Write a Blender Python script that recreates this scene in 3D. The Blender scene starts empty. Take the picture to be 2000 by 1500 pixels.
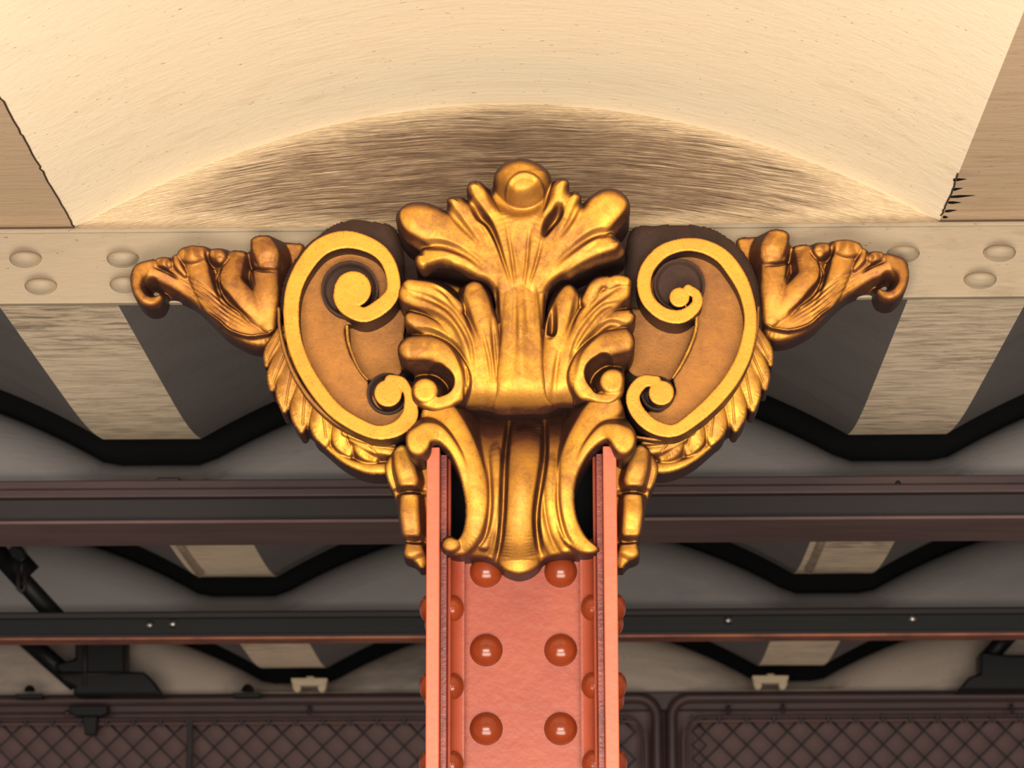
import bpy, math, random
import numpy as np
from mathutils import Vector, Matrix
random.seed(7); np.random.seed(7)
S = bpy.context.scene
COL = S.collection

# ------------------------------------------------------------------ camera
FPX = 6200.0
Yc = Vector((129, -1434, -FPX)).normalized()            # world +Y in camera axes
bz = (FPX*FPX + 129*(-60)) / 1434.0
Zc = Vector((-60, bz, -FPX)); Zc = (Zc - Yc*Zc.dot(Yc)).normalized()
Xc = Yc.cross(Zc).normalized()
RC = Matrix((Xc, Yc, Zc))                                # rows: world axes in camera coords -> cam-to-world rotation
def raydir(px, py):
    return RC @ Vector((px-1000.0, 750.0-py, -FPX))
ZS = 2.60                                                # level of the flat ceiling strips
_d = raydir(1020, 440)
CAM = Vector((0, 0, ZS)) - _d*(4.0/_d.y)
cam_d = bpy.data.cameras.new('camera'); cam = bpy.data.objects.new('camera', cam_d); COL.objects.link(cam)
cam.matrix_world = Matrix.Translation(CAM) @ RC.to_4x4()
cam_d.sensor_width = 36.0; cam_d.lens = FPX/2000*36.0
cam_d.clip_start = 0.05; cam_d.clip_end = 200
cam_d.dof.use_dof = True; cam_d.dof.focus_distance = 4.0; cam_d.dof.aperture_fstop = 14
S.camera = cam

# ------------------------------------------------------------------ light and exposure
w = bpy.data.worlds.new('world'); S.world = w; w.use_nodes = True
bg = w.node_tree.nodes['Background']; bg.inputs[0].default_value = (1.0, 0.93, 0.84, 1); bg.inputs[1].default_value = 0.3
def area(name, loc, target, sx, sy, power, color):
    l = bpy.data.lights.new(name, 'AREA'); l.shape = 'RECTANGLE'; l.size = sx; l.size_y = sy
    l.energy = power; l.color = color
    o = bpy.data.objects.new(name, l); COL.objects.link(o); o.location = loc
    o.rotation_euler = (Vector(target)-Vector(loc)).to_track_quat('-Z', 'Y').to_euler()
    return o
area('street_glow', (0.1, -2.9, 0.35), (0.0, -0.75, 2.6), 3.0, 1.4, 165, (1.0, 0.88, 0.72))
area('open_street_side', (0.0, -7.0, 1.25), (0, 0, 2.4), 4.5, 1.6, 390, (1.0, 0.92, 0.82))
area('far_wall_fill', (0.0, 3.6, 0.4), (0.0, 4.3, 2.6), 5.0, 0.5, 8, (1.0, 0.88, 0.8))  # unseen fill lamp added to brighten the far wall
S.view_settings.view_transform = 'Standard'; S.view_settings.look = 'None'
S.view_settings.gamma = 1.0; S.view_settings.use_curve_mapping = False
S.view_settings.exposure = 0.08

SC = 4.0/6355.0                                          # metres per photo pixel near the capital
def U(px, py, Y):
    d = raydir(px, py); t = (Y-CAM.y)/d.y; p = CAM + d*t
    return Vector((p.x, Y, p.z))
def UZ(px, py, z):
    d = raydir(px, py); t = (z-CAM.z)/d.z
    return CAM + d*t
def zat(py, Y): return U(1020, py, Y).z
def uv_plane(PX, PY, Y):
    """vectorised: photo pixels on plane y=Y -> X, Z"""
    a = np.array(RC)
    dx = PX-1000.0; dy = 750.0-PY; dz = -FPX
    wx = a[0,0]*dx + a[0,1]*dy + a[0,2]*dz
    wy = a[1,0]*dx + a[1,1]*dy + a[1,2]*dz
    wz = a[2,0]*dx + a[2,1]*dy + a[2,2]*dz
    t = (Y-CAM.y)/wy
    return CAM.x + wx*t, CAM.z + wz*t

# ------------------------------------------------------------------ materials
def srgb(r, g, b):
    f = lambda c: (c/255/12.92) if c/255 <= .04045 else ((c/255+.055)/1.055)**2.4
    return (f(r), f(g), f(b), 1)
class NT:
    def __init__(s, name):
        s.m = bpy.data.materials.new(name); s.m.use_nodes = True
        s.t = s.m.node_tree; s.b = s.t.nodes['Principled BSDF']; s.pos = s.t.nodes.new('ShaderNodeNewGeometry').outputs['Position']
    def n(s, typ, **kw):
        nd = s.t.nodes.new(typ)
        for k, v in kw.items(): setattr(nd, k, v)
        return nd
    def l(s, a, b): s.t.links.new(a, b)
    def val(s, sock, v):
        if hasattr(v, 'links') or hasattr(v, 'is_linked'): s.l(v, sock)
        else: sock.default_value = v
    def math(s, op, a, b=0.0, clamp=False):
        nd = s.n('ShaderNodeMath', operation=op, use_clamp=clamp); s.val(nd.inputs[0], a); s.val(nd.inputs[1], b); return nd.outputs[0]
    def scaled(s, sx, sy, sz, off=(0,0,0)):
        nd = s.n('ShaderNodeMapping'); s.l(s.pos, nd.inputs[0]); nd.inputs['Scale'].default_value = (sx, sy, sz); nd.inputs['Location'].default_value = off
        return nd.outputs[0]
    def noise(s, vec, scale, detail=4, rough=.55, dist=0.0):
        nd = s.n('ShaderNodeTexNoise'); s.l(vec, nd.inputs['Vector']); nd.inputs['Scale'].default_value = scale
        nd.inputs['Detail'].default_value = detail; nd.inputs['Roughness'].default_value = rough; nd.inputs['Distortion'].default_value = dist
        return nd.outputs['Fac']
    def ramp(s, fac, a, b):
        nd = s.n('ShaderNodeMapRange'); s.l(fac, nd.inputs[0]); nd.inputs[1].default_value = a; nd.inputs[2].default_value = b
        nd.clamp = True; return nd.outputs[0]
    def mix(s, fac, a, b):
        nd = s.n('ShaderNodeMix', data_type='RGBA'); s.val(nd.inputs[0], fac); s.val(nd.inputs[6], a); s.val(nd.inputs[7], b); return nd.outputs[2]
    def bump(s, h, strength, dist, prev=None):
        nd = s.n('ShaderNodeBump'); s.l(h, nd.inputs['Height']); nd.inputs['Strength'].default_value = strength; nd.inputs['Distance'].default_value = dist
        if prev: s.l(prev, nd.inputs['Normal'])
        return nd.outputs['Normal']
    def out(s, col, rough=.5, metal=0.0, normal=None, spec=.5, coat=0.0):
        s.val(s.b.inputs['Base Color'], col); s.val(s.b.inputs['Roughness'], rough); s.val(s.b.inputs['Metallic'], metal)
        s.b.inputs['Specular IOR Level'].default_value = spec; s.b.inputs['Coat Weight'].default_value = coat
        if normal: s.l(normal, s.b.inputs['Normal'])
        return s.m

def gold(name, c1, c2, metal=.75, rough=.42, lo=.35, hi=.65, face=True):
    """gold dry-brushed over a brown bronze base coat; shade of sides, undersides and top rims painted in by normal"""
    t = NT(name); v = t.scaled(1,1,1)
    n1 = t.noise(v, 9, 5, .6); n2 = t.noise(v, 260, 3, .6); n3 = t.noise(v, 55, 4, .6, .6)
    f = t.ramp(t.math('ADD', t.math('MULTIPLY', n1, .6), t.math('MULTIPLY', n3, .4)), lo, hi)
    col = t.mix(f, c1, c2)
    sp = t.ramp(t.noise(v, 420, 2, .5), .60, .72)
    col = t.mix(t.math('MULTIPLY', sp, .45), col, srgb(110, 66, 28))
    if face:  # bronze base on the sides, plus shade painted in by normal
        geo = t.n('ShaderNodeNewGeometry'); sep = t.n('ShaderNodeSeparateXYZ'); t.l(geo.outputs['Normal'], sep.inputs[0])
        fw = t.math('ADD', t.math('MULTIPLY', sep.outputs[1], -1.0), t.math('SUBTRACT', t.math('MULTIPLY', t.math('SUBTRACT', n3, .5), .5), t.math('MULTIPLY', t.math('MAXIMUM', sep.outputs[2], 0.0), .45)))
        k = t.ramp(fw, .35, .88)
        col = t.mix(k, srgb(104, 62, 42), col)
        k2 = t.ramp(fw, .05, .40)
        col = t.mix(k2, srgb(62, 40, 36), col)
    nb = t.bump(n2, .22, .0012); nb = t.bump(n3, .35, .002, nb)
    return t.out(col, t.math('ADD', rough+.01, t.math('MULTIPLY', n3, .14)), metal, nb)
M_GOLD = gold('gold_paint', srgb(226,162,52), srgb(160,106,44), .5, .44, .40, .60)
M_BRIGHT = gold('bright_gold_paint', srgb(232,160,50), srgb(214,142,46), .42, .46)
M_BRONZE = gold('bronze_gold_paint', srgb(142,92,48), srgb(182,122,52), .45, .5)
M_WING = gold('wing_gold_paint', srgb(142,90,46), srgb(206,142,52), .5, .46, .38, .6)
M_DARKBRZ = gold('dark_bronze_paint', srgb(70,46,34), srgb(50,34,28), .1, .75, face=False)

def cream(name, base, dirt, amount, lo=.52, hi=.68, sx=6, sy=30, sz=30, bs=.4, fine=True):
    t = NT(name); v = t.scaled(sx, sy, sz)
    n = t.noise(v, 1.0, 8, .65, .4); big = t.noise(t.scaled(1,1,1), 2.2, 3, .5)
    f = t.math('MULTIPLY', t.ramp(n, lo, hi), t.math('MULTIPLY', t.ramp(big, .3, .7), amount))
    col = t.mix(f, base, dirt)
    sp = t.ramp(t.noise(t.scaled(34, 90, 90), 2.2, 2, .5), .71, .74)
    col = t.mix(t.math('MULTIPLY', sp, .6), col, srgb(96, 76, 58))
    nb = t.bump(n, bs, .006)
    nb = t.bump(t.noise(t.scaled(30, 130, 130), 1.0, 4, .6), .3, .0025, nb)
    return t.out(col, .62, 0, nb, .35)
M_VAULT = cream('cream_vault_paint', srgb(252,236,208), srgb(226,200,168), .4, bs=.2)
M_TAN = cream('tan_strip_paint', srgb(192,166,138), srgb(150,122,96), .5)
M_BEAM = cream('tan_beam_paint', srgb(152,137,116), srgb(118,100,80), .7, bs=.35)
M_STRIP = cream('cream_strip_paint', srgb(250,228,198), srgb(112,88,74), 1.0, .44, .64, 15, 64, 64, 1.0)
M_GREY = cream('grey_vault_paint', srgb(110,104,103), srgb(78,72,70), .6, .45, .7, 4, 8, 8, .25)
M_WALLG = cream('grey_wall_paint', srgb(118,113,112), srgb(80,76,78), .6, .4, .7, 2, 2, 5, .15)
M_WALL_LIT = cream('lit_wall_paint', srgb(176,160,148), srgb(96,88,84), 1.0, .4, .62, 2, 2, 7, .15)  # paler copy of the wall paint, light on the far wall painted in
M_CLAMP = cream('cream_clamp_paint', srgb(190,172,146), srgb(120,104,88), .5)

def tympanum_mat(z0, x0, half, rise):
    t = NT('streaked_tympanum_paint')
    sep = t.n('ShaderNodeSeparateXYZ'); t.l(t.pos, sep.inputs[0]); X = sep.outputs[0]; Z = sep.outputs[2]
    u = t.math('DIVIDE', t.math('SUBTRACT', X, x0), half); u2 = t.math('MULTIPLY', u, u)
    prof = t.math('MULTIPLY', t.math('SUBTRACT', 1.0, u2), rise)
    zz = t.math('SUBTRACT', Z, z0)
    wob = t.noise(t.scaled(3, 1, 6), 1.0, 3, .5)
    flow = t.math('ADD', t.math('ADD', zz, t.math('MULTIPLY', u2, rise*.45)), t.math('MULTIPLY', wob, .03))
    cmb = t.n('ShaderNodeCombineXYZ'); t.l(t.math('MULTIPLY', X, 10.0), cmb.inputs[0]); t.l(t.math('MULTIPLY', flow, 760.0), cmb.inputs[2])
    st = t.noise(cmb.outputs[0], 1.0, 3, .75, .3)
    patch = t.noise(t.scaled(3.2, 1, 12), 1.6, 5, .6, .5)
    top = t.ramp(t.math('SUBTRACT', prof, zz), .003, .040)
    bot = t.ramp(t.math('ADD', zz, t.math('MULTIPLY', t.math('SUBTRACT', patch, .5), .05)), .004, .03)
    sid = t.ramp(t.math('ABSOLUTE', u), .86, .45)
    m = t.math('MULTIPLY', t.math('MULTIPLY', top, bot), t.math('MULTIPLY', sid, t.ramp(patch, .10, .42)))
    thr = t.math('ADD', st, t.math('MULTIPLY', m, .13))
    f = t.math('MULTIPLY', t.ramp(thr, .47, .70), t.ramp(m, .02, .25))
    col = t.mix(f, srgb(232,206,170), srgb(78,58,48))
    col = t.mix(t.math('MULTIPLY', m, .42), col, srgb(150,120,96))
    nb = t.bump(st, .9, .006)
    nb = t.bump(patch, .4, .008, nb)
    return t.out(col, .65, 0, nb, .3)

def plain(name, c1, c2, rough=.5, metal=0.0, sc=12, bump=.15, spec=.5, coat=0.0, stretch=(1,1,1)):
    t = NT(name); v = t.scaled(*stretch); n = t.noise(v, sc, 5, .6); n2 = t.noise(v, sc*14, 3, .5)
    return t.out(t.mix(t.ramp(n, .35, .65), c1, c2), rough, metal, t.bump(n2, bump, .0015), spec, coat)
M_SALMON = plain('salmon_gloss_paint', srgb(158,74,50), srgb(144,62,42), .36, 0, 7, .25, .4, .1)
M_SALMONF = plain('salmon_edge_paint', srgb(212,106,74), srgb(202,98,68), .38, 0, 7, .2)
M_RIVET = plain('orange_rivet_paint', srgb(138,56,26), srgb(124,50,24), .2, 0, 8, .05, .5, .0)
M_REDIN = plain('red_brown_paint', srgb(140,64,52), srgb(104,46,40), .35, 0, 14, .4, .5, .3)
M_BROWN = plain('brown_girder_paint', srgb(70,48,46), srgb(58,40,40), .5, 0, 5, .1, .4, 0, (1,4,4))
M_BROWND = plain('dark_brown_paint', srgb(38,28,30), srgb(32,25,27), .6, 0, 5, .1, .4)
M_FLG = plain('brown_flange_paint', srgb(108,84,80), srgb(92,70,68), .6, 0, 5, .1, .4, 0, (1,4,4))
M_BLACK = plain('black_rail_paint', srgb(14,13,16), srgb(10,10,12), .5, 0, 5, .1, .25)
M_COPPER = plain('copper_edge_paint', srgb(176,104,72), srgb(120,66,52), .35, .2, 9, .1, .5, 0, (1,1,1))
M_PLUM = plain('plum_wall_paint', srgb(104,74,72), srgb(94,68,67), .6, 0, 1.5, .05)
M_WIRE = plain('dark_wire_paint', srgb(30,24,28), srgb(26,22,26), .5, 0, 10, .05)
M_STEEL = plain('bolt_steel', srgb(190,184,180), srgb(120,116,114), .25, .9, 40, .3)
M_SHADE_DRIP = plain('black_shade_drip_paint', srgb(14,15,16), srgb(12,12,14), .95, 0, 5, .0, .1)  # black for painted-in shade behind gaps; also the paint drips
M_PAVE = plain('grey_pavement', srgb(74,70,68), srgb(60,58,56), .85, 0, 2, .3, .2)

# ------------------------------------------------------------------ object helpers
def empty(name, loc, label=None, cat=None, group=None, kind=None):
    o = bpy.data.objects.new(name, None); COL.objects.link(o); o.location = loc; o.empty_display_size = .05
    tag(o, label, cat, group, kind); return o
def tag(o, label=None, cat=None, group=None, kind=None):
    if label: o['label'] = label
    if cat: o['category'] = cat
    if group: o['group'] = group
    if kind: o['kind'] = kind
    return o
def wloc(o):
    v = Vector(o.location)
    while o.parent: o = o.parent; v += Vector(o.location)
    return v
def mk(name, V, F, mat, parent=None, smooth=False):
    V = np.asarray(V, dtype=np.float64).reshape(-1, 3)
    if parent is not None: c = np.array((V.min(0)+V.max(0))/2); base = np.array(wloc(parent))
    else: c = np.array([(V[:,0].min()+V[:,0].max())/2, (V[:,1].min()+V[:,1].max())/2, V[:,2].min()]); base = np.zeros(3)
    me = bpy.data.meshes.new(name); me.from_pydata((V-c).tolist(), [], F); me.materials.append(mat)
    if smooth: me.polygons.foreach_set('use_smooth', [True]*len(me.polygons))
    me.update()
    o = bpy.data.objects.new(name, me); COL.objects.link(o)
    if parent is not None: o.parent = parent
    o.location = Vector(c-base); return o
class MB:
    def __init__(s): s.V = []; s.F = []
    def add(s, V, F):
        k = len(s.V); s.V += [tuple(v) for v in V]; s.F += [tuple(i+k for i in f) for f in F]; return s
    def box(s, x0, x1, y0, y1, z0, z1):
        V = [(x,y,z) for x in (x0,x1) for y in (y0,y1) for z in (z0,z1)]
        return s.add(V, [(0,1,3,2),(4,6,7,5),(0,4,5,1),(2,3,7,6),(0,2,6,4),(1,5,7,3)])
    def prism(s, pts, y0, y1):                       # polygon in XZ, extruded along Y
        n = len(pts); V = [(x,y0,z) for x,z in pts]+[(x,y1,z) for x,z in pts]
        return s.add(V, [tuple(range(n)), tuple(range(2*n-1, n-1, -1))]+[(i, i+n, (i+1)%n+n, (i+1)%n) for i in range(n)])
    def tube(s, P, r, n=8, closed=False):
        P = [Vector(p) for p in P]; m = len(P); rings = []
        for i, p in enumerate(P):
            a = P[(i-1) % m] if (closed or i > 0) else p; b = P[(i+1) % m] if (closed or i < m-1) else p
            t = (b-a).normalized(); up = Vector((0,1,0)) if abs(t.y) < .9 else Vector((1,0,0))
            u = t.cross(up).normalized(); v = t.cross(u)
            rings.append([p + (u*math.cos(2*math.pi*j/n)+v*math.sin(2*math.pi*j/n))*r for j in range(n)])
        V = [q for rg in rings for q in rg]; F = []
        for i in range(m if closed else m-1):
            k = (i+1) % m
            for j in range(n): F.append((i*n+j, i*n+(j+1)%n, k*n+(j+1)%n, k*n+j))
        if not closed: F += [tuple(range(n))[::-1], tuple((m-1)*n+j for j in range(n))]
        return s.add(V, F)
    def dome(s, c, axis, r, h, n=20, rings=7, foot=0.0):
        c = Vector(c); a = Vector(axis).normalized(); u = a.orthogonal().normalized(); v = a.cross(u); V = []; F = []
        for i in range(rings):
            th = math.pi/2*i/rings
            for j in range(n):
                ph = 2*math.pi*j/n; V.append(c + a*(h*math.sin(th)+foot) + (u*math.cos(ph)+v*math.sin(ph))*r*math.cos(th))
        V.append(c+a*(h+foot)); V += [c + (u*math.cos(2*math.pi*j/n)+v*math.sin(2*math.pi*j/n))*r*1.03 for j in range(n)]
        for i in range(rings-1):
            for j in range(n): F.append((i*n+j, i*n+(j+1)%n, (i+1)*n+(j+1)%n, (i+1)*n+j))
        top = rings*n
        for j in range(n):
            F.append(((rings-1)*n+j, (rings-1)*n+(j+1)%n, top)); F.append((top+1+j, top+1+(j+1)%n, (j+1)%n, j))
        F.append(tuple(top+1+j for j in range(n))[::-1])
        return s.add(V, F)
    def build(s, name, mat, parent=None, smooth=False, bevel=0.0):
        o = mk(name, s.V, s.F, mat, parent, smooth)
        if bevel:
            b = o.modifiers.new('bevel', 'BEVEL'); b.width = bevel; b.segments = 2; b.limit_method = 'ANGLE'
        return o
def copy_to(src, parent, loc_world):
    c = src.copy(); COL.objects.link(c); c.parent = parent
    c.location = Vector(loc_world) - (wloc(parent) if parent else Vector()); return c

# ------------------------------------------------------------------ ceiling, walls
bay = 1.45
def PZ(px, py): return UZ(px, py, ZS).x
xl0 = PZ(0, 600); xl1 = PZ(230, 595); xr0 = PZ(1775, 580); xr1 = PZ(2010, 590)
half = (xr0-xl1)/2; xc = (xr0+xl1)/2; rise = zat(203, 0.0) - ZS
period = xr0-xl0
def prof(x):
    u = (x-xc)/period; u -= round(u); d = u*period
    return rise*max(0.0, 1-(d/half)**2) if abs(d) < half else 0.0
ceiling = empty('ceiling', (0, 0, ZS), kind='structure')
def sheet(name, x0, x1, ya, yb, mat, curl, nx=40, ny=26, sub=0.0):
    V = []; F = []
    L = .45
    for j in range(ny+1):
        y = ya + (yb-ya)*j/ny
        up = 0.0
        if curl and y > yb-L: t = (y-(yb-L))/L; up = L*.15/3*t**3
        for i in range(nx+1):
            x = x0+(x1-x0)*i/nx
            V.append((x, y, ZS+prof(min(max(x, x0+1e-5), x1-1e-5))+up+sub))
    k = len(V)
    V += [(x, y, z+.03) for x, y, z in V]
    for j in range(ny):
        for i in range(nx):
            a = j*(nx+1)+i; F.append((a, a+nx+1, a+nx+2, a+1)); F.append((k+a, k+a+1, k+a+nx+2, k+a+nx+1))
    kk = len(V); V += V[:]
    for i in range(nx):
        F.append((kk+i, kk+i+1, kk+k+i+1, kk+k+i)); a = kk+ny*(nx+1)+i; F.append((a, k+a, k+a+1, a+1))
    for j in range(ny):
        a = kk+j*(nx+1); F.append((a, k+a, k+a+nx+1, a+nx+1)); a += nx; F.append((a, a+nx+1, k+a+nx+1, k+a))
    o = mk(name, V, F, mat, ceiling, True)
    return o
for b in range(-1, 3):
    ya = b*bay + (.012 if b == 0 else .18 if b > 0 else 0); yb = (b+1)*bay - (.022 if b >= 0 else 0.0)
    near = b < 0
    for c in (-1, 0, 1):
        X0 = xl1 + c*period
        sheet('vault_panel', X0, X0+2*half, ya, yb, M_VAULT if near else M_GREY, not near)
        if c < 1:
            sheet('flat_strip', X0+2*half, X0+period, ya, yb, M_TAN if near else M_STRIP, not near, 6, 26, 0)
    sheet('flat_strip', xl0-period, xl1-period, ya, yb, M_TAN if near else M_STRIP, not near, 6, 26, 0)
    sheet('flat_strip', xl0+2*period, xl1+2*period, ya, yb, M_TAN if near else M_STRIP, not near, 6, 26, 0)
for b in (1,):
    for c in (0, 1):
        xq = xl0+c*period+.022
        MB().tube([(xq, b*bay+.2, ZS+.001), (xq, (b+1)*bay-.2, ZS+.001)], .010, 10).build('strip_bead', M_STRIP, ceiling, True)
XA, XB = xl0-period, xl1+2*period
# deck over the vaults, its underside painted black as shade
MB().box(XA-.02, XB+.02, -bay-.02, 3*bay+.1, ZS+.75, ZS+.80).build('deck_slab', M_SHADE_DRIP, ceiling)
MB().box(XA-.02, XB+.02, -bay-.06, -bay-.02, ZS-.12, ZS+.78).build('deck_edge', M_TAN, ceiling)
def wall(name, Y, zb, drop, mat, thick=.02, top_void=True):
    n = 120; xs = [XA+(XB-XA)*i/n for i in range(n+1)]; V = []; F = []
    r_ = .085 if top_void else .002; prof_rows = [(Y, None)]
    prof_rows += [(Y+r_*(1-math.cos(math.pi/2*k/6)), -r_*(1-math.sin(math.pi/2*k/6))) for k in range(7)] + ([(Y+r_, -.04), (Y+.02, -.055), (Y+.02, None)] if top_void else [(Y+thick, 0.0), (Y+thick, None)])
    for y, dz in prof_rows:
        for x in xs: V.append((x, y, zb if dz is None else max(zb+.004, ZS+prof(x)-drop+dz)))
    m = n+1; R_ = len(prof_rows)
    for j in range(R_):
        k = (j+1) % R_
        for i in range(n): F.append((j*m+i, j*m+i+1, k*m+i+1, k*m+i))
    F += [tuple(j*m for j in range(R_)), tuple(j*m+n for j in range(R_))[::-1]]
    o = mk(name, V, F, mat, None, False); o.data.polygons.foreach_set('use_smooth', [0 < f_//n < 8 for f_ in range(len(F))]); tag(o, kind='structure')
    if top_void: MB().box(XA, XB, Y+.09, Y+.105, ZS-.03, ZS+.74).build('shade_backing', M_SHADE_DRIP, ceiling)  # black sheet behind the wall top, painted in as the dark shade band
    return o
zb0 = zat(588, 0.0)
wall('wall_front', 0.0, zb0+.01, -.004, tympanum_mat(ZS, xc, half, rise), .012, False)
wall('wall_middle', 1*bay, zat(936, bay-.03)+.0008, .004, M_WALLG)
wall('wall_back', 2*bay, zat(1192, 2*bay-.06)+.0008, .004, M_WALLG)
wall('wall_far', 3*bay, zat(1350, 3*bay-.03)+.0008, .004, M_WALL_LIT)

# flaked paint cracks along the strip edges and black drips near the right corner
rc = random.Random(3)
for xq, ya_, yb_ in ((xl1,-.62,-.01), (xr0,-.22,-.01)):
    pts = []; y = ya_
    while y < yb_: pts.append((xq+rc.uniform(-.0014,.0014), y, ZS-.0004)); y += rc.uniform(.006,.03)
    MB().tube(pts, .0013, 4).build('paint_crack', M_DARKBRZ, ceiling)
for a, b in (((1862,352),(1888,350)),((1859,371),(1880,368)),((1856,385),(1904,382)),((1852,396),(1877,396)),((1846,413),(1868,411)),((1842,424),(1852,425))):
    p = UZ(a[0], a[1], ZS-.0006); q = UZ(b[0], b[1], ZS-.0006); m = p.lerp(q, .35)
    V = [p+Vector((0,-.004,0)), p+Vector((0,.004,0)), m+Vector((0,.006,0)), q, m+Vector((0,-.005,0))]
    MB().add(V+[v+Vector((0,0,.0008)) for v in V], [(0,1,2,3,4),(9,8,7,6,5)]+[(i,i+5,(i+1)%5+5,(i+1)%5) for i in range(5)]).build('paint_drip', M_SHADE_DRIP, ceiling)
# front riveted girder flange (cream)
girder = empty('riveted_girder', (0, -.01, zb0), 'cream painted riveted steel girder edge directly behind the gilded capital', 'girder')
gz1 = zat(439, -.014)
MB().box(XA, XB, -.014, 0.0, zat(586, -.014), gz1-.001).build('flange_plate', M_BEAM, girder, False, .002)
MB().box(XA, XB, -.017, 0.0, gz1-.007, ZS-.004).build('top_lip', M_BEAM, girder, False, .002)
rv = None
for px, py in [(50,500),(240,500),(80,553),(246,550),(1640,482),(1764,490),(1952,488),(1914,541),(-60,553),(-130,500),(2080,541),(2130,488)]:
    p = U(px, py+4, -.014)
    if rv is None: 
        mb = MB().dome(p, (0,-1,0), 33*SC, 30*SC); mb.V = [(v[0], v[1], p.z+(v[2]-p.z)*(.62 if v[2] < p.z else .42)) for v in mb.V]
        rv = mb.build('rivet', M_BEAM, girder, True); c0 = wloc(rv)-p
    else: copy_to(rv, girder, p+c0)

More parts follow.
